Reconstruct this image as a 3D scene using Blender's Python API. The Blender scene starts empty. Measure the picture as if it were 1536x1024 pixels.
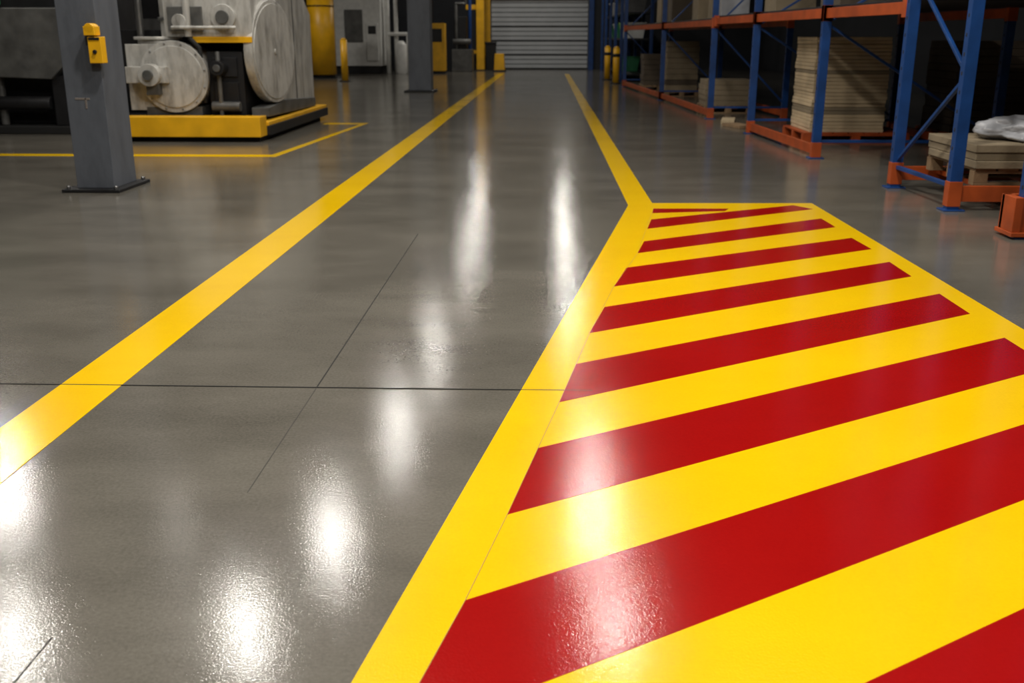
import bpy, bmesh, math, random
from mathutils import Vector, Matrix, noise
random.seed(7)
scene = bpy.context.scene

# ------------------------------------------------------------------ materials
def new_mat(name):
    m = bpy.data.materials.new(name); m.use_nodes = True
    nt = m.node_tree
    return m, nt, nt.nodes['Principled BSDF']

def simple(name, col, rough=0.5, metal=0.0, var=0.25, scale=6.0, bump=0.05, bscale=60.0, dirt=None, streak=False):
    m, nt, b = new_mat(name)
    N, L = nt.nodes, nt.links
    tc = N.new('ShaderNodeTexCoord')
    n1 = N.new('ShaderNodeTexNoise'); n1.inputs['Scale'].default_value = scale; n1.inputs['Detail'].default_value = 6
    if streak:
        mp = N.new('ShaderNodeMapping'); mp.inputs['Scale'].default_value = (1.6, 1.6, 0.45)
        L.new(tc.outputs['Object'], mp.inputs['Vector']); L.new(mp.outputs['Vector'], n1.inputs['Vector'])
        n1.inputs['Roughness'].default_value = 0.7
    else:
        L.new(tc.outputs['Object'], n1.inputs['Vector'])
    r = N.new('ShaderNodeValToRGB')
    r.color_ramp.elements[0].position = 0.3; r.color_ramp.elements[1].position = 0.7 if not streak else 0.58
    d = dirt if dirt else tuple(c*(1-var) for c in col)
    r.color_ramp.elements[0].color = (*d, 1); r.color_ramp.elements[1].color = (*col, 1)
    L.new(n1.outputs['Fac'], r.inputs['Fac']); L.new(r.outputs['Color'], b.inputs['Base Color'])
    n2 = N.new('ShaderNodeTexNoise'); n2.inputs['Scale'].default_value = bscale; n2.inputs['Detail'].default_value = 3
    L.new(tc.outputs['Object'], n2.inputs['Vector'])
    bp = N.new('ShaderNodeBump'); bp.inputs['Strength'].default_value = bump; bp.inputs['Distance'].default_value = 0.02
    L.new(n2.outputs['Fac'], bp.inputs['Height']); L.new(bp.outputs['Normal'], b.inputs['Normal'])
    b.inputs['Roughness'].default_value = rough; b.inputs['Metallic'].default_value = metal
    return m

def floor_like(name, c_lo, c_hi, r_lo, r_hi, fine=0.10):
    m, nt, b = new_mat(name)
    N, L = nt.nodes, nt.links
    tc = N.new('ShaderNodeTexCoord')
    mp = N.new('ShaderNodeMapping'); L.new(tc.outputs['Object'], mp.inputs['Vector'])
    mp.inputs['Scale'].default_value = (0.55, 1.0, 1.0)
    n1 = N.new('ShaderNodeTexNoise'); n1.inputs['Scale'].default_value = 1.3; n1.inputs['Detail'].default_value = 10
    n1.inputs['Roughness'].default_value = 0.65
    L.new(mp.outputs['Vector'], n1.inputs['Vector'])
    ns = N.new('ShaderNodeTexNoise'); ns.inputs['Scale'].default_value = 90; ns.inputs['Detail'].default_value = 4
    L.new(tc.outputs['Object'], ns.inputs['Vector'])
    mixf = N.new('ShaderNodeMix'); mixf.data_type = 'FLOAT'; mixf.inputs[0].default_value = 0.35
    L.new(n1.outputs['Fac'], mixf.inputs[2]); L.new(ns.outputs['Fac'], mixf.inputs[3])
    r = N.new('ShaderNodeValToRGB')
    r.color_ramp.elements[0].position = 0.34; r.color_ramp.elements[1].position = 0.66
    r.color_ramp.elements[0].color = (*c_lo, 1); r.color_ramp.elements[1].color = (*c_hi, 1)
    L.new(mixf.outputs[0], r.inputs['Fac']); L.new(r.outputs['Color'], b.inputs['Base Color'])
    nr = N.new('ShaderNodeTexNoise'); nr.inputs['Scale'].default_value = 0.6; nr.inputs['Detail'].default_value = 2
    L.new(tc.outputs['Object'], nr.inputs['Vector'])
    mr = N.new('ShaderNodeMapRange'); mr.inputs['From Min'].default_value = 0.3; mr.inputs['From Max'].default_value = 0.7
    mr.inputs['To Min'].default_value = r_lo; mr.inputs['To Max'].default_value = r_hi
    L.new(nr.outputs['Fac'], mr.inputs['Value']); L.new(mr.outputs['Result'], b.inputs['Roughness'])
    n3 = N.new('ShaderNodeTexNoise'); n3.inputs['Scale'].default_value = 150; n3.inputs['Detail'].default_value = 1
    L.new(tc.outputs['Object'], n3.inputs['Vector'])
    b1 = N.new('ShaderNodeBump'); b1.inputs['Strength'].default_value = fine; b1.inputs['Distance'].default_value = 0.002
    L.new(n3.outputs['Fac'], b1.inputs['Height'])
    L.new(b1.outputs['Normal'], b.inputs['Normal'])
    return m

M = {}
M['concrete'] = floor_like('polished_concrete', (0.083,0.076,0.063), (0.162,0.149,0.126), 0.115, 0.15, 0.16)
M['pyellow']  = floor_like('yellow_floor_paint', (0.80,0.48,0.001), (0.88,0.545,0.002), 0.13, 0.16, 0.19)
M['pred']     = floor_like('red_floor_paint', (0.29,0.003,0.003), (0.35,0.005,0.004), 0.11, 0.14, 0.19)
M['joint']    = simple('joint_dark', (0.012,0.011,0.009), 0.9)
M['joint2']   = simple('joint_filled', (0.05,0.045,0.038), 0.9)
M['seam']     = simple('seam_brown', (0.35,0.20,0.01), 0.6)
M['column']   = simple('column_grey_paint', (0.105,0.115,0.135), 0.45, var=0.3, scale=3, streak=True)
M['scuff']    = simple('column_scuff', (0.20,0.17,0.15), 0.7)
M['blue']     = simple('rack_blue', (0.008,0.055,0.22), 0.4, var=0.4, scale=4)
M['orange']   = simple('rack_orange', (0.45,0.075,0.012), 0.45, var=0.4, scale=4)
M['mgrey']    = simple('machine_light_grey', (0.54,0.53,0.50), 0.36, 0.2, var=0.45, scale=4, dirt=(0.24,0.23,0.21), streak=True)
M['mmid']     = simple('machine_mid_grey', (0.13,0.13,0.125), 0.45, 0.2, var=0.5, scale=4)
M['mdark']    = simple('machine_dark', (0.018,0.018,0.02), 0.5, 0.3, var=0.5, scale=5)
M['myellow']  = simple('machine_yellow', (0.90,0.47,0.008), 0.4, var=0.25, scale=3)
M['black']    = simple('black_rubber_and_shadow', (0.008,0.008,0.008), 0.7)
M['white']    = simple('white_enamel', (0.80,0.80,0.77), 0.4, var=0.2)
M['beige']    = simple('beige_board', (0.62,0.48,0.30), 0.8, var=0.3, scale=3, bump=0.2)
M['beige2']   = simple('beige_board_dark_shaded', (0.28,0.22,0.14), 0.8, var=0.3, scale=3, bump=0.2)  # tape and odd sheets; elsewhere rack-deck shade put into the board colour
M['beige3']   = simple('beige_board_deep_shade', (0.10,0.075,0.05), 0.8, var=0.3, scale=3, bump=0.2)  # darkest board copy, shade inside the racks put into its colour
M['wood']     = simple('pallet_wood', (0.30,0.19,0.10), 0.8, var=0.4, scale=5, bump=0.2)
M['plastic']  = simple('white_plastic_film', (0.42,0.43,0.46), 0.3, var=0.25, bump=0.3, bscale=12)
M['door']     = simple('door_grey_steel', (0.48,0.50,0.52), 0.5, var=0.12, scale=1.5)
M['doorgap']  = simple('door_slat_gap', (0.15,0.155,0.16), 0.6, var=0.1, scale=1.5)
M['wall']     = simple('wall_dark', (0.024,0.026,0.032), 0.8, var=0.3, scale=1)
M['ceil']     = simple('ceiling_dark', (0.04,0.04,0.045), 0.9, var=0.3, scale=1)
M['lime']     = simple('lime_plastic', (0.35,0.65,0.08), 0.5)
M['green']    = simple('green_plastic', (0.02,0.20,0.08), 0.5)
M['steel']    = simple('bare_steel', (0.35,0.35,0.35), 0.35, 0.9, var=0.3)

# ------------------------------------------------------------------ builder
class B:
    def __init__(s, name):
        s.name = name; s.bm = bmesh.new(); s.mats = []
    def mi(s, k):
        if k not in s.mats: s.mats.append(k)
        return s.mats.index(k)
    def _tag(s, geom, k, smooth=False):
        i = s.mi(k); fs = set()
        for v in geom:
            for f in v.link_faces: fs.add(f)
        for f in fs: f.material_index = i; f.smooth = smooth
    def box(s, x0, x1, y0, y1, z0, z1, k, rot=None):
        c = Vector(((x0+x1)/2, (y0+y1)/2, (z0+z1)/2))
        m = Matrix.Translation(c)
        if rot: m = m @ rot
        m = m @ Matrix.Diagonal((abs(x1-x0), abs(y1-y0), abs(z1-z0), 1))
        g = bmesh.ops.create_cube(s.bm, size=1, matrix=m)
        s._tag(g['verts'], k); return s
    def bar(s, a, b, w, t, k):
        a, b = Vector(a), Vector(b); d = b-a; L = d.length; d.normalize()
        q = d.to_track_quat('Z', 'Y').to_matrix().to_4x4()
        m = Matrix.Translation((a+b)/2) @ q @ Matrix.Diagonal((w, t, L, 1))
        g = bmesh.ops.create_cube(s.bm, size=1, matrix=m); s._tag(g['verts'], k); return s
    def cyl(s, a, b, r, k, r2=None, seg=40, caps=True):
        a, b = Vector(a), Vector(b); d = b-a; L = d.length; d.normalize()
        q = d.to_track_quat('Z', 'Y').to_matrix().to_4x4()
        m = Matrix.Translation((a+b)/2) @ q
        g = bmesh.ops.create_cone(s.bm, cap_ends=caps, segments=seg, radius1=r, radius2=r if r2 is None else r2, depth=L, matrix=m)
        s._tag(g['verts'], k, True)
        for v in g['verts']:
            for f in v.link_faces:
                if len(f.verts) > 4: f.smooth = False
        return s
    def pipe(s, pts, r, k):
        for a, b in zip(pts[:-1], pts[1:]):
            s.cyl(a, b, r, k, seg=20)
        for p in pts[1:-1]:
            g = bmesh.ops.create_icosphere(s.bm, subdivisions=2, radius=r*1.08, matrix=Matrix.Translation(p)); s._tag(g['verts'], k, True)
        return s
    def poly(s, pts, z0, z1, k):
        i = s.mi(k)
        lo = [s.bm.verts.new((x, y, z0)) for x, y in pts]; hi = [s.bm.verts.new((x, y, z1)) for x, y in pts]
        n = len(pts); fs = [s.bm.faces.new(hi), s.bm.faces.new(lo[::-1])]
        for j in range(n):
            fs.append(s.bm.faces.new((lo[j], lo[(j+1) % n], hi[(j+1) % n], hi[j])))
        for f in fs: f.material_index = i
        return s
    def prism(s, pts, axis, a, b, k):
        def P(p, t): return (t, p[0], p[1]) if axis == 'x' else (p[0], t, p[1])
        i = s.mi(k)
        lo = [s.bm.verts.new(P(p, a)) for p in pts]; hi = [s.bm.verts.new(P(p, b)) for p in pts]
        n = len(pts); fs = [s.bm.faces.new(hi), s.bm.faces.new(lo[::-1])]
        for j in range(n):
            fs.append(s.bm.faces.new((lo[j], lo[(j+1) % n], hi[(j+1) % n], hi[j])))
        for f in fs: f.material_index = i
        return s
    def blob(s, c, sx, sy, sz, k, amp=0.25, seed=0):
        g = bmesh.ops.create_icosphere(s.bm, subdivisions=4, radius=1)
        for v in g['verts']:
            n = noise.noise(v.co*2.2+Vector((seed*7.1, seed*3.3, 0)))+0.5*noise.noise(v.co*5+Vector((seed, 0, 5)))
            co = v.co*(1+amp*n); v.co = Vector((c[0]+co.x*sx, c[1]+co.y*sy, max(c[2]+co.z*sz, c[2]-sz*0.6)))
        s._tag(g['verts'], k, True); return s
    def done(s, bevel=0.0):
        bmesh.ops.recalc_face_normals(s.bm, faces=s.bm.faces)
        me = bpy.data.meshes.new(s.name); s.bm.to_mesh(me); s.bm.free()
        for k in s.mats: me.materials.append(M[k])
        o = bpy.data.objects.new(s.name, me); scene.collection.objects.link(o)
        if bevel:
            md = o.modifiers.new('bevel', 'BEVEL'); md.width = bevel; md.segments = 2; md.limit_method = 'ANGLE'; md.angle_limit = math.radians(50)
        return o

# ------------------------------------------------------------------ room shell
X0, X1, Y0, Y1, ZC = -14.0, 9.5, -6.0, 46.4, 8.0
B('floor').box(X0, X1, Y0, Y1, -0.2, 0, 'concrete').done()
B('ceiling').box(X0, X1, Y0, Y1, ZC, ZC+0.2, 'ceil').done()
B('wall_left').box(X0-0.2, X0, Y0, Y1, 0, ZC, 'wall').done()
B('wall_right').box(X1, X1+0.2, Y0, Y1, 0, ZC, 'wall').done()
B('wall_back').box(X0, X1, Y0-0.2, Y0, 0, ZC, 'wall').done()
w = B('wall_front')
w.box(X0, -2.55, Y1, Y1+0.3, 0, ZC, 'wall').box(1.80, X1, Y1, Y1+0.3, 0, ZC, 'wall').box(-2.55, 1.80, Y1, Y1+0.3, 3.0, ZC, 'wall'); w.done()
d = B('door_1')
d.box(-2.53, 1.78, Y1+0.12, Y1+0.16, 0.0, 2.99, 'doorgap')
for i in range(15):
    z = 0.03+i*0.20
    d.prism([(Y1+0.12,z),(Y1+0.06,z+0.02),(Y1+0.06,z+0.17),(Y1+0.12,z+0.185)], 'x', -2.50, 1.75, 'door')
for z in (0.60, 1.20, 1.80):
    d.box(-2.50, 1.75, Y1+0.04, Y1+0.07, z, z+0.07, 'mdark')
d.box(-2.52,1.77,Y1+0.03,Y1+0.12,0.0,0.07,'black')
d.done()
t = B('trim_1')
t.box(-2.9, -2.55, Y1-0.12, Y1, 0, 3.0, 'myellow').box(1.80, 2.02, Y1-0.12, Y1, 0, 3.0, 'blue').box(-2.9, 2.02, Y1-0.14, Y1, 3.0, 3.25, 'myellow'); t.done(0.01)

# expansion joints in the slab
j = B('floor_joint')
j.box(X0+0.1, 0.20, 3.900, 3.907, 0.0, 0.0028, 'joint')
j.box(-0.953, -0.947, 3.9, 7.3, 0.0, 0.0008, 'joint')
j.box(-0.952, -0.948, 2.9, 3.9, 0.0, 0.0008, 'joint2')
j.box(-1.196, -1.192, -5.0, 2.08, 0.0, 0.0008, 'joint')
j.done()

# ------------------------------------------------------------------ painted markings
B('walkway_line').poly([(-2.02,-5), (-1.80,-5), (-1.76,8.9), (-1.72,41), (-1.96,41), (-2.04,8.9)], 0, 0.002, 'pyellow').done()
B('walkway_line').poly([(0.84,40.5), (0.93,8.80), (0.71,8.67), (0.66,40.5)], 0, 0.002, 'pyellow').done()

hz = B('hatched_floor_marking')
hz.poly([(0.71,8.67), (0.93,8.80), (2.33,8.84), (2.39,4.8), (2.40,-1.0), (-0.92,-1.0), (-0.43,1.93), (-0.09,3.94)], 0, 0.002, 'pyellow')
R = [
 [(0.91,8.50), (1.55,8.52), (1.50,8.40), (0.88,8.27)],
 [(0.84,7.97), (2.14,8.72), (2.26,8.52), (0.77,7.56)],
 [(0.70,7.07), (2.21,8.06), (2.22,7.68), (0.62,6.66)],
 [(0.51,6.21), (2.22,7.25), (2.24,6.85), (0.40,5.71)],
 [(0.32,5.24), (2.23,6.44), (2.23,6.03), (0.22,4.74)],
 [(0.14,4.25), (2.24,5.60), (2.24,5.17), (0.06,3.76)],
 [(-0.02,3.29), (2.23,4.73), (2.24,4.28), (-0.11,2.77)],
 [(-0.20,2.28), (2.24,3.86), (2.24,3.40), (-0.32,1.73)],
 [(-0.38,1.24), (2.24,2.95), (2.24,2.48), (-0.48,0.72)],
 [(-0.56,0.22), (2.24,2.05), (2.24,1.58), (-0.64,-0.30)],
]
for q in R: hz.poly(q, 0.0015, 0.0028, 'pred')
sm = [(0.91,8.5), (0.62,6.66), (0.40,5.71), (0.22,4.74), (0.06,3.76), (-0.11,2.77), (-0.20,2.28), (-0.32,1.73)]
for a, b in zip(sm[:-1], sm[1:]):
    hz.poly([(a[0]-0.0012,a[1]), (a[0]+0.0012,a[1]), (b[0]+0.0012,b[1]), (b[0]-0.0012,b[1])], 0.001, 0.003, 'seam')
hz.done()

B('machine_zone_line').poly([(-13,12.2), (-3.30,12.2), (-3.02,17.2), (-3.75,17.2), (-3.75,16.95), (-3.12,16.95), (-3.40,12.42), (-13,12.42)], 0, 0.002, 'pyellow').done()

# ------------------------------------------------------------------ columns
c = B('steel_column')
c.box(-4.54, -3.99, 9.22, 9.98, 0.0, 0.03, 'mdark')
c.box(-4.44, -4.08, 9.34, 9.86, 0.03, ZC-0.005, 'column')
for sx in (-4.49, -4.04):
    for sy in (9.27, 9.93): c.cyl((sx,sy,0.03), (sx,sy,0.06), 0.022, 'steel', seg=6)
c.box(-4.36, -4.22, 9.336, 9.345, 0.84, 0.86, 'scuff'); c.box(-4.27,-4.25, 9.336,9.345,0.76,0.86,'scuff')
c.done(0.012)
s = B('wall_switch_box')
s.box(-4.13, -4.01, 9.23, 9.337, 1.17, 1.40, 'myellow').box(-4.15, -4.05, 9.21, 9.337, 1.41, 1.49, 'myellow').cyl((-4.10,9.337,1.47),(-4.10,9.21,1.47),0.045,'myellow').box(-4.12,-4.02,9.222,9.232,1.37,1.395,'black').cyl((-4.07,9.21,1.27), (-4.07,9.24,1.27), 0.018, 'mdark'); s.done(0.008)
c = B('steel_column')
c.box(-3.78, -2.98, 27.0, 27.9, 0.0, 0.04, 'mdark').box(-3.66, -3.07, 27.15, 27.7, 0.04, ZC-0.005, 'column'); c.done(0.012)

# ------------------------------------------------------------------ main machine
m = B('industrial_press_machine')
m.box(-5.95, -4.0, 14.05, 17.9, 0.0, 0.07, 'black')  # black slab drawn for the shadow gap under the base
m.prism([(-6.0,0.07), (-3.95,0.07), (-3.95,0.34), (-6.0,0.34)], 'y', 13.92, 14.25, 'myellow')
m.box(-4.12, -3.90, 14.25, 18.1, 0.07, 0.20, 'mdark'); m.box(-4.10, -3.92, 14.25, 18.1, 0.20, 0.25, 'myellow')
m.box(-6.6, -4.12, 14.6, 18.1, 0.0, 0.30, 'mdark')
m.box(-6.0, -4.12, 14.25, 14.6, 0.07, 0.30, 'mdark')
def ring(cx, cz, y0, y1, r, k): m.cyl((cx,y0,cz), (cx,y1,cz), r, k, seg=64)
ring(-5.25, 0.86, 14.46, 15.2, 0.46, 'mgrey'); ring(-5.25,0.86,14.43,14.46,0.445,'mmid'); ring(-5.25, 0.86, 14.35, 14.43, 0.49, 'mgrey')
m.box(-5.92, -5.25, 14.40, 15.2, 0.40, 1.30, 'mgrey')
ring(-5.25, 0.86, 14.33, 14.36, 0.42, 'mgrey')
for a in range(12):
    an = a*math.tau/12+0.2; X, Z = -5.25+0.455*math.cos(an), 0.86+0.455*math.sin(an)
    m.cyl((X,14.33,Z),(X,14.36,Z),0.014,'steel',seg=6)
m.box(-5.88, -5.30, 14.22, 14.42, 0.78, 1.00, 'mgrey'); m.cyl((-5.52,14.12,0.89), (-5.52,14.30,0.89), 0.15, 'mgrey'); m.cyl((-5.52,14.07,0.89), (-5.52,14.14,0.89), 0.07, 'mmid')
m.box(-5.6,-5.42,14.2,14.4,0.62,0.80,'mmid')
m.box(-5.7, -4.9, 14.4, 15.1, 0.30, 0.45, 'mmid')
m.cyl((-5.55,14.7,1.28), (-5.55,14.7,1.36), 0.28, 'mgrey'); m.cyl((-5.55,14.7,1.36), (-5.55,14.7,1.40), 0.33, 'mgrey')
m.cyl((-5.48,15.0,1.38), (-5.48,15.0,2.6), 0.12, 'mgrey'); m.cyl((-5.95,15.1,1.2), (-5.95,15.1,2.6), 0.05, 'steel')
m.cyl((-5.48,15.0,1.62),(-5.48,15.0,1.67),0.15,'mmid')
m.pipe([(-4.86,14.45,0.5),(-4.86,14.38,1.25),(-5.0,14.38,1.40)],0.03,'black')
m.box(-6.6, -4.25, 15.3, 17.8, 0.30, 1.5, 'mdark')
m.box(-4.80, -4.30, 14.50, 15.3, 0.30, 1.20, 'mdark'); m.box(-4.72, -4.38, 14.46, 14.52, 0.42, 0.78, 'mdark'); m.box(-4.72,-4.38,14.46,14.52,0.86,1.12,'mdark')
m.cyl((-4.75,14.42,0.45), (-4.35,14.42,0.45), 0.07, 'mmid'); m.cyl((-4.62,14.40,0.30), (-4.62,14.40,1.2), 0.03, 'mmid')
m.cyl((-4.60,14.25,0.98),(-4.60,14.5,0.98),0.10,'mdark'); m.cyl((-4.60,14.23,0.98),(-4.60,14.26,0.98),0.05,'mmid')
m.box(-4.95, -4.12, 14.40, 15.5, 1.32, 1.40, 'myellow')
m.box(-5.35, -4.12, 14.45, 17.2, 1.40, 2.7, 'mgrey')
m.box(-5.28, -4.80, 14.40, 14.46, 1.48, 1.80, 'mmid'); m.cyl((-4.5,14.38,1.66), (-4.5,14.46,1.66), 0.17, 'mgrey'); m.cyl((-4.5,14.34,1.66), (-4.5,14.39,1.66), 0.09, 'mmid')
m.cyl((-5.0,14.38,1.40), (-5.0,14.38,2.5), 0.05, 'mgrey'); m.cyl((-5.2,14.30,1.52), (-4.3,14.30,1.52), 0.025, 'mgrey')
m.cyl((-5.1,14.32,1.60),(-5.1,14.42,1.60),0.10,'mgrey')
ax = Vector((math.cos(math.radians(10)), -math.sin(math.radians(10)), 0)); cc = Vector((-4.06,15.12,1.19))
m.cyl(cc-ax*0.07, cc+ax*0.06, 0.72, 'mgrey', seg=72); m.cyl(cc+ax*0.055, cc+ax*0.075, 0.67, 'mgrey', seg=72)
m.cyl(cc+ax*0.07, cc+ax*0.095, 0.04, 'mgrey')
m.prism([(15.5,0.34), (17.7,0.28), (17.7,1.75), (17.2,2.05), (15.5,2.05)], 'x', -4.22, -4.04, 'mgrey')
m.box(-4.04,-4.03,16.45,16.47,0.45,2.0,'mdark')
m.prism([(14.6,0.30),(17.6,0.26),(17.6,0.40),(15.6,0.48),(14.6,0.42)], 'x', -4.25, -4.0, 'mmid')
m.done(0.012)

# dark machine at the far left
m = B('machining_cabinet')
m.box(-11.5, -7.0, 15.0, 18.2, 0.0, 0.12, 'black')
m.box(-11.4, -7.2, 15.5, 18.1, 0.12, 2.9, 'mdark')
m.prism([(-11.3,0.95), (-7.3,0.80), (-7.02,1.05), (-7.02,1.80), (-11.3,1.80)], 'y', 14.95, 15.6, 'mmid')
m.box(-11.3, -7.9, 14.9, 14.97, 1.84, 1.95, 'green')
m.box(-10.9,-8.9,14.92,14.96,1.15,1.65,'mdark')
m.box(-7.35, -7.10, 15.05, 15.3, 0.12, 0.85, 'mdark'); m.box(-9.2,-9.0,15.05,15.3,0.12,0.85,'mdark')
m.cyl((-8.6,15.1,0.45), (-7.4,15.1,0.45), 0.10, 'mdark'); m.cyl((-8.2,15.2,0.12), (-8.2,15.2,0.9), 0.06, 'mmid')
m.cyl((-7.05,15.2,0.5),(-6.9,16.6,0.5),0.05,'mmid'); m.cyl((-7.1,15.3,1.9),(-7.1,15.3,2.9),0.06,'mmid')
m.done(0.015)

# more distant equipment on the left
m = B('yellow_storage_tank')
m.cyl((-7.95,36.5,0.12), (-7.95,36.5,2.9), 0.46, 'myellow'); m.cyl((-7.95,36.5,2.9), (-7.95,36.5,3.05), 0.46, 'myellow', r2=0.3); m.cyl((-7.95,36.5,0), (-7.95,36.5,0.12), 0.40, 'black'); m.cyl((-7.95,36.5,2.4),(-7.95,36.5,2.44),0.475,'mdark'); m.done()
m = B('safety_bollard'); m.cyl((-6.6,33.5,0), (-6.6,33.5,1.3), 0.11, 'myellow'); m.cyl((-6.6,33.5,1.3),(-6.6,33.5,1.36),0.11,'myellow',r2=0.05); m.cyl((-6.6,33.5,0),(-6.6,33.5,0.03),0.18,'mdark'); m.done()
m = B('white_process_machine')
m.box(-8.3, -6.5, 40.5, 42.5, 0.3, 3.2, 'white'); m.box(-8.2,-6.6,40.6,42.4,0,0.3,'mdark'); m.box(-7.9,-7.2,40.44,40.5,1.2,2.4,'mmid')
m.box(-7.05,-6.6,40.40,40.5,0.5,1.9,'white'); m.box(-6.98,-6.67,40.38,40.41,1.5,1.8,'mdark')
m.pipe([(-6.3,41,0),(-6.3,41,3.6),(-7,41,3.6)], 0.09, 'white')
m.pipe([(-6.0,41.2,0),(-6.0,41.2,2.9),(-5.2,41.2,2.9),(-5.2,41.2,0)], 0.08, 'white')
m.pipe([(-6.3,40.9,1.5),(-5.5,40.9,1.5),(-5.5,40.9,0)], 0.07, 'white')
m.cyl((-5.75,40.7,0.0),(-5.75,40.7,1.1),0.22,'white'); m.cyl((-5.75,40.7,1.1),(-5.75,40.7,1.25),0.22,'white',r2=0.08)
m.done(0.02)
m = B('machining_cabinet')
m.box(-12.5,-8.2,24,27,0,0.2,'black'); m.box(-12.4,-8.3,24.1,27,0.2,2.8,'mdark'); m.box(-12,-8.8,24.02,24.1,0.9,1.8,'mmid'); m.cyl((-8.6,24.0,0.2),(-8.6,24.0,2.6),0.08,'mmid'); m.done(0.02)
m = B('electrical_cabinet')
m.box(-9.6,-8.75,30.0,30.9,0.1,2.9,'mgrey'); m.box(-9.55,-8.8,30.05,30.85,0,0.1,'black'); m.box(-9.5,-9.2,29.98,30.0,1.7,2.1,'mdark'); m.box(-8.9,-8.86,29.96,30.0,1.0,1.3,'steel'); m.done(0.015)
m = B('electrical_cabinet')
m.box(-5.15,-4.80,43.0,44.0,0.1,3.2,'mdark'); m.box(-5.12,-4.83,43.05,43.9,0,0.1,'black'); m.box(-5.08,-4.88,42.98,43.0,1.6,2.0,'mmid'); m.done(0.015)
m = B('control_cabinet')
m.box(-4.70,-4.05,40.8,41.5,0.1,1.9,'myellow'); m.box(-4.68,-4.07,40.85,41.45,0,0.1,'black'); m.box(-4.62,-4.15,40.78,40.8,1.2,1.7,'mdark'); m.done(0.01)
m = B('hydraulic_unit')
m.box(-4.0,-3.15,43.2,44.4,0,0.9,'mmid'); m.box(-3.9,-3.4,43.4,44.2,0.9,2.2,'mdark'); m.cyl((-3.25,43.6,0.9),(-3.25,43.6,3.4),0.07,'blue'); m.cyl((-3.95,43.3,1.2),(-3.2,43.3,1.2),0.12,'mmid')
m.pipe([(-3.8,43.3,0.9),(-3.8,43.3,2.7),(-3.4,43.3,2.7),(-3.4,43.3,3.8)],0.06,'mmid'); m.done(0.02)
m = B('yellow_lift_post')
m.box(-3.05,-2.72,44.5,44.85,0.04,5.5,'myellow'); m.box(-3.15,-2.62,44.4,44.95,0,0.04,'mdark'); m.box(-3.5,-3.05,44.6,44.75,2.5,2.7,'myellow'); m.box(-3.5,-3.05,44.6,44.75,0.7,0.85,'myellow'); m.done(0.01)
m = B('waste_bin'); m.prism([(-2.68,0),(-2.30,0),(-2.26,1.1),(-2.72,1.1)],'y',45.2,45.7,'black'); m.box(-2.74,-2.24,45.17,45.73,1.1,1.18,'mdark'); m.done(0.01)
m = B('yellow_barrier_block'); m.prism([(-2.26,0),(-1.80,0),(-1.84,0.72),(-2.22,0.72)],'y',43.5,44.0,'myellow'); m.box(-2.3,-1.76,43.45,44.05,0,0.06,'black'); m.done(0.02)

# ------------------------------------------------------------------ racks
def post(b, x, y, h=4.6, w=0.10, dpt=0.085):
    b.box(x-0.09, x+0.09, y-0.08, y+0.08, 0, 0.012, 'blue')
    b.box(x-w/2, x+w/2, y-dpt/2, y+dpt/2, 0.012, h, 'blue')
    z = 0.35
    while z < 2.4:
        b.box(x-w/2-0.002, x-w/2+0.004, y-0.012, y+0.012, z, z+0.03, 'black'); z += 0.15
def frame(b, p, q, h=4.6, zs=0.25, step=0.8, rev=False):
    post(b, *p, h=h); post(b, *q, h=h)
    b.bar((p[0],p[1],0.2), (q[0],q[1],0.2), 0.035, 0.035, 'blue')
    z = zs; fl = rev
    while z+step < h:
        a, c2 = (p, q) if fl else (q, p)
        b.bar((a[0],a[1],z), (c2[0],c2[1],z+step), 0.03, 0.03, 'blue'); z += step; fl = not fl
def beam(b, p, q, z, hh=0.11):
    a, c2 = Vector((p[0],p[1],z)), Vector((q[0],q[1],z)); d = c2-a; ang = math.atan2(d.y, d.x); L = d.length
    mm = Matrix.Translation((a+c2)/2) @ Matrix.Rotation(ang, 4, 'Z') @ Matrix.Diagonal((L, 0.05, hh, 1))
    g = bmesh.ops.create_cube(b.bm, size=1, matrix=mm); b._tag(g['verts'], 'orange')
    for e in (a, c2): b.box(e.x-0.056, e.x+0.056, e.y-0.05, e.y+0.05, z-hh*0.8, z+hh*0.8, 'orange')
def deck(b, p, q, dx, z):
    b.poly([(p[0]+0.04,p[1]), (q[0]+0.04,q[1]), (q[0]+dx,q[1]), (p[0]+dx,p[1])][::-1], z, z+0.025, 'mdark')

P0,P1,P2,P3,P4,P5,P6 = (2.24,30.27),(2.63,23.84),(2.90,18.34),(3.07,15.52),(3.23,12.30),(3.37,9.85),(3.41,8.52)
def rear(p, dx=1.3): return (p[0]+dx, p[1])
rk = B('pallet_rack')
for p in (P0,P1,P2): frame(rk, p, rear(p), step=1.3)
for p, q in ((P0,P1),(P1,P2)):
    for z in (0.10, 1.63, 3.2):
        beam(rk, p, q, z); beam(rk, rear(p), rear(q), z)
    for z in (1.69, 3.26): deck(rk, p, q, 1.3, z)
rk.done(0.004)
rk = B('pallet_rack')
for p in (P3,P4): frame(rk, p, rear(p, 2.1), step=1.3)
for z in (0.10, 1.66, 3.2):
    beam(rk, P3, P4, z); beam(rk, rear(P3,2.1), rear(P4,2.1), z)
for z in (1.66,3.2): beam(rk, (P2[0]+0.02,P2[1]-0.12), P3, z); beam(rk, P4, (P5[0],P5[1]+0.10), z)
for z in (1.72, 3.26): deck(rk, P3, P4, 2.1, z); deck(rk, (P2[0],P2[1]-0.15), P3, 1.3, z); deck(rk, P4, (P5[0],P5[1]+0.15), 2.6, z)
rk.done(0.004)
rk = B('pallet_rack')
frame(rk, P5, P6, zs=0.25, step=0.85, rev=True); E5, E6 = (6.2,9.85), (6.2,8.52); frame(rk, E5, E6)
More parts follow.
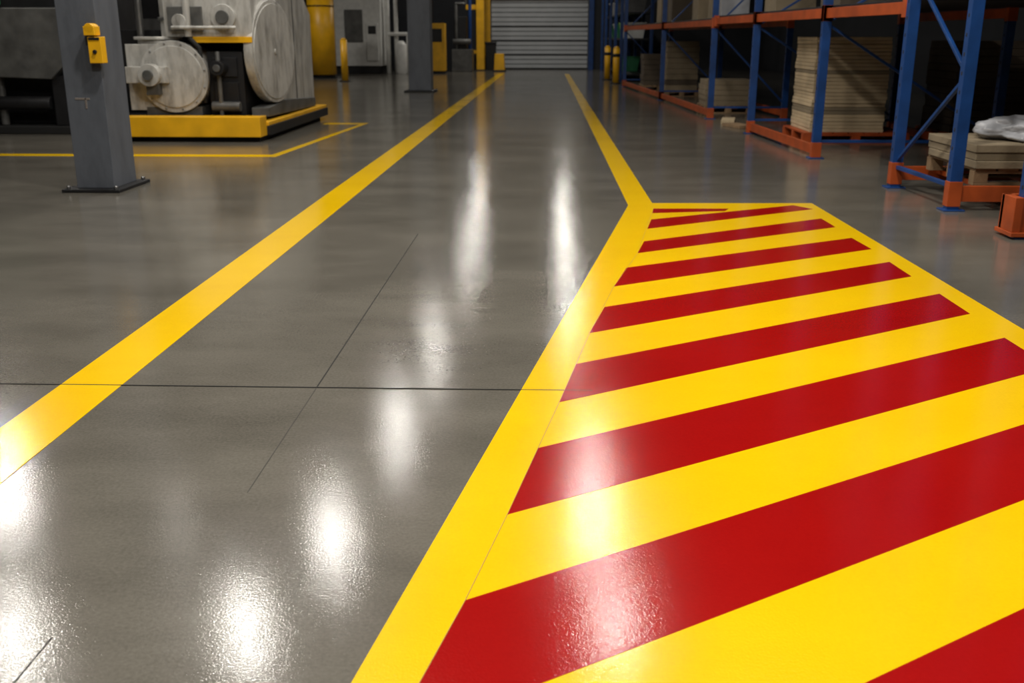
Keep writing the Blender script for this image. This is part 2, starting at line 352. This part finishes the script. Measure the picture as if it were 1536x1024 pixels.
for z in (0.14, 2.0, 3.5):
    beam(rk, P6, E6, z, 0.13); beam(rk, P5, E5, z, 0.13)
for z in (2.08, 3.58): rk.poly([(3.45,8.52),(6.2,8.52),(6.2,9.85),(3.45,9.85)], z, z+0.03, 'mdark')
for x in (3.75,4.3,4.9,5.5): rk.box(x,x+0.06,8.54,9.83,0.14,0.19,'orange')
rk.done(0.004)
rk = B('pallet_rack')
Q6,Q5 = (3.47,7.32),(3.47,6.1)
frame(rk, Q6, Q5); F6,F5=(6.2,7.32),(6.2,6.1); frame(rk,F6,F5)
for z in (0.14,2.0,3.5): beam(rk,Q6,F6,z,0.15); beam(rk,Q5,F5,z,0.15)
rk.box(3.34,3.60,7.22,7.50,0.02,0.05,'orange'); rk.box(3.35,3.41,7.24,7.46,0.05,0.30,'orange'); rk.box(3.35,3.59,7.42,7.47,0.05,0.30,'orange')
rk.poly([(3.55,6.1),(6.2,6.1),(6.2,7.32),(3.55,7.32)], 2.08, 2.11, 'mdark')
rk.done(0.004)

# ------------------------------------------------------------------ pallets and goods
def pallet(x0, x1, y0, y1, z, k='wood'):
    b = B('wooden_pallet' if k == 'wood' else 'orange_pallet')
    for y in (y0, (y0+y1)/2-0.05, y1-0.1):
        b.box(x0, x1, y, y+0.1, z, z+0.022, k)
        for x in (x0, (x0+x1)/2-0.06, x1-0.12): b.box(x, x+0.12, y, y+0.1, z+0.022, z+0.10, k)
        b.box(x0, x1, y, y+0.1, z+0.10, z+0.122, k)
    n = 7; wd = (x1-x0)/n
    for i in range(n): b.box(x0+i*wd+0.01, x0+(i+1)*wd-0.01, y0, y1, z+0.122, z+0.144, k)
    b.done(0.003); return z+0.145
def stack(name, x0, x1, y0, y1, z0, z1, n, ks=('beige','beige2'), jit=0.015):
    b = B(name); h = (z1-z0)/n
    for i in range(n):
        a = random.uniform(-jit, jit); c2 = random.uniform(-jit, jit)
        b.box(x0+a, x1+a, y0+c2, y1+c2, z0+i*h, z0+(i+1)*h-0.003, ks[0] if random.random() < 0.9 else ks[1])
    b.done(0.006)
z = pallet(3.50, 4.95, 14.05, 15.3, 0.0, 'orange')
stack('cardboard_sheet_stack', 3.60, 4.60, 14.1, 15.2, z, 1.40, 26, jit=0.010)
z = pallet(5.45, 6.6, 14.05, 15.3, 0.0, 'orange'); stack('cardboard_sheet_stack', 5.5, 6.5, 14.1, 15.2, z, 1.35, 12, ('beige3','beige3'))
z = pallet(3.62, 4.95, 8.65, 9.75, 0.19)
stack('packed_board_load', 3.60, 4.98, 8.62, 9.72, z, z+0.20, 3, ('beige2','beige2'), 0.02)
b = B('plastic_film_bags'); zt = z+0.20
b.blob((4.20,9.2,zt+0.07), 0.36, 0.40, 0.12, 'plastic', 0.3, 1); b.blob((4.68,9.1,zt+0.07), 0.30, 0.35, 0.12, 'plastic', 0.3, 2); b.done()
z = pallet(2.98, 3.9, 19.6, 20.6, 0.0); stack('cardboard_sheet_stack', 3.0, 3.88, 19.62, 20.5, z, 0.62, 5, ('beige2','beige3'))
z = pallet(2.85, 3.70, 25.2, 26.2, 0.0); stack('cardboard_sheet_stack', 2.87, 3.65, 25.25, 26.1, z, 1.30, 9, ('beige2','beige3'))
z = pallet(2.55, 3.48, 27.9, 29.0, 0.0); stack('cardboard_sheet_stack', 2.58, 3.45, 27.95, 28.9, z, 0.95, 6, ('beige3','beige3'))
def carton(x0,x1,y0,y1,z0,z1,k='beige'):
    b = B('carton'); b.box(x0,x1,y0,y1,z0,z1,k); ym=(y0+y1)/2
    b.box(x0-0.002,x1+0.002,ym-0.03,ym+0.03,z0+0.01,z1+0.002,'beige2'); b.done(0.006)
carton(3.1,3.6,19.0,19.7,1.72,2.15,'plastic'); carton(3.15,3.7,20.1,20.9,1.72,2.2,'beige2'); carton(3.05,3.6,21.6,22.4,1.72,2.3,'beige2')
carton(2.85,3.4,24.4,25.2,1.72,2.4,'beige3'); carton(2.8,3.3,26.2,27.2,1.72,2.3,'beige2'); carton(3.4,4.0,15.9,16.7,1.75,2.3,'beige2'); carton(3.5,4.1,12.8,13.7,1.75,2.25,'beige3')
b = B('timber_offcuts'); b.box(2.95,3.22,16.3,16.9,0,0.05,'wood',Matrix.Rotation(0.3,4,'Z')); b.box(2.98,3.2,17.2,17.9,0,0.06,'beige',Matrix.Rotation(-0.2,4,'Z')); b.done(0.004)
b = B('storage_shelf')
for y in (33.5,36.5,39.5,42.5,45.5):
    for x in (2.35,3.3): b.box(x-0.05,x+0.05,y-0.05,y+0.05,0,4.2,'blue')
for zz in (0.2,1.3,2.1,3.0): b.box(2.38,3.3,33.5,45.5,zz,zz+0.05,'mdark')
b.done(0.004)
for i,(y,zz,k) in enumerate([(34.2,1.352,'white'),(35.2,1.352,'lime'),(37.3,1.352,'green'),(38.4,1.352,'white'),(40.4,1.352,'green'),(36.0,0.252,'green'),(34.0,2.152,'mmid'),(41.0,2.152,'white'),(38.0,2.152,'mmid')]):
    b = B('storage_tub'); b.prism([(2.50,zz),(3.10,zz),(3.18,zz+0.45),(2.42,zz+0.45)],'y',y,y+0.6,k); b.box(2.40,3.20,y-0.02,y+0.62,zz+0.45,zz+0.49,k); b.done(0.01)
for x,y in ((2.12,32.2),(2.02,35.2)):
    b = B('safety_bollard'); b.cyl((x,y,0.03),(x,y,1.05),0.10,'myellow'); b.cyl((x,y,1.05),(x,y,1.11),0.10,'myellow',r2=0.05); b.cyl((x,y,0),(x,y,0.03),0.17,'mdark'); b.cyl((x,y,0.8),(x,y,0.9),0.103,'black'); b.done()

# ------------------------------------------------------------------ lamps
def lamp(x, y, P=150, r=0.20, z=6.0):
    b = B('high_bay_or_fill_lamp')
    b.cyl((x,y,z+0.02), (x,y,z+0.30), r+0.10, 'mmid', r2=0.14, caps=False); b.cyl((x,y,z+0.30), (x,y,z+0.55), 0.14, 'mdark'); b.cyl((x,y,z+0.55), (x,y,ZC-0.01), 0.015, 'mdark', seg=8)
    b.cyl((x,y,z+0.26),(x,y,z+0.29),0.15,'white')
    o = b.done()
    l = bpy.data.lights.new('lamp_light', 'AREA'); l.shape = 'DISK'; l.size = r*2; l.energy = P; l.color = (1.0, 0.95, 0.865)
    lo = bpy.data.objects.new('lamp_light', l); lo.location = (x, y, z); lo.parent = o; scene.collection.objects.link(lo)
for a in [(-3.83,11.17,82),(-3.22,13.71,76),(-2.85,18.05,60),(-2.69,23.2,52),(-2.66,32.8,48),(-2.85,41.8,90),
             (0.93,11.49,52),(0.80,14.4,62),(0.84,16.9,34),(0.68,26.3,52),(0.67,33.5,48),(0.66,41.1,90),
             (-6.66,10.78,82),(-5.81,13.84,22),(-9.2,15.41,120),(-9.5,31.0,170,0.5),  # last one is an added fill for the far-left yellow tank
             (-1.6,7.4,215),(1.8,7.0,180),(-1.6,2.5,210),(1.7,2.0,190),(0,-2.5,160)]:  # added fills around the camera, placed out of reflection to brighten the foreground
    lamp(*a)

# ------------------------------------------------------------------ world, camera
w = bpy.data.worlds.new('world'); scene.world = w; w.use_nodes = True
w.node_tree.nodes['Background'].inputs[0].default_value = (0.5,0.55,0.6,1); w.node_tree.nodes['Background'].inputs[1].default_value = 0.05
cam = bpy.data.cameras.new('camera'); co = bpy.data.objects.new('camera', cam); scene.collection.objects.link(co)
cam.sensor_width = 36; cam.lens = 36*1500/1536
co.location = (0, 0, 1.4)
co.rotation_euler = (math.radians(90-16.944), 0, math.radians(1.972))
cam.dof.use_dof = True; cam.dof.focus_distance = 4.0; cam.dof.aperture_fstop = 3.6
scene.camera = co
scene.view_settings.view_transform = 'Standard'
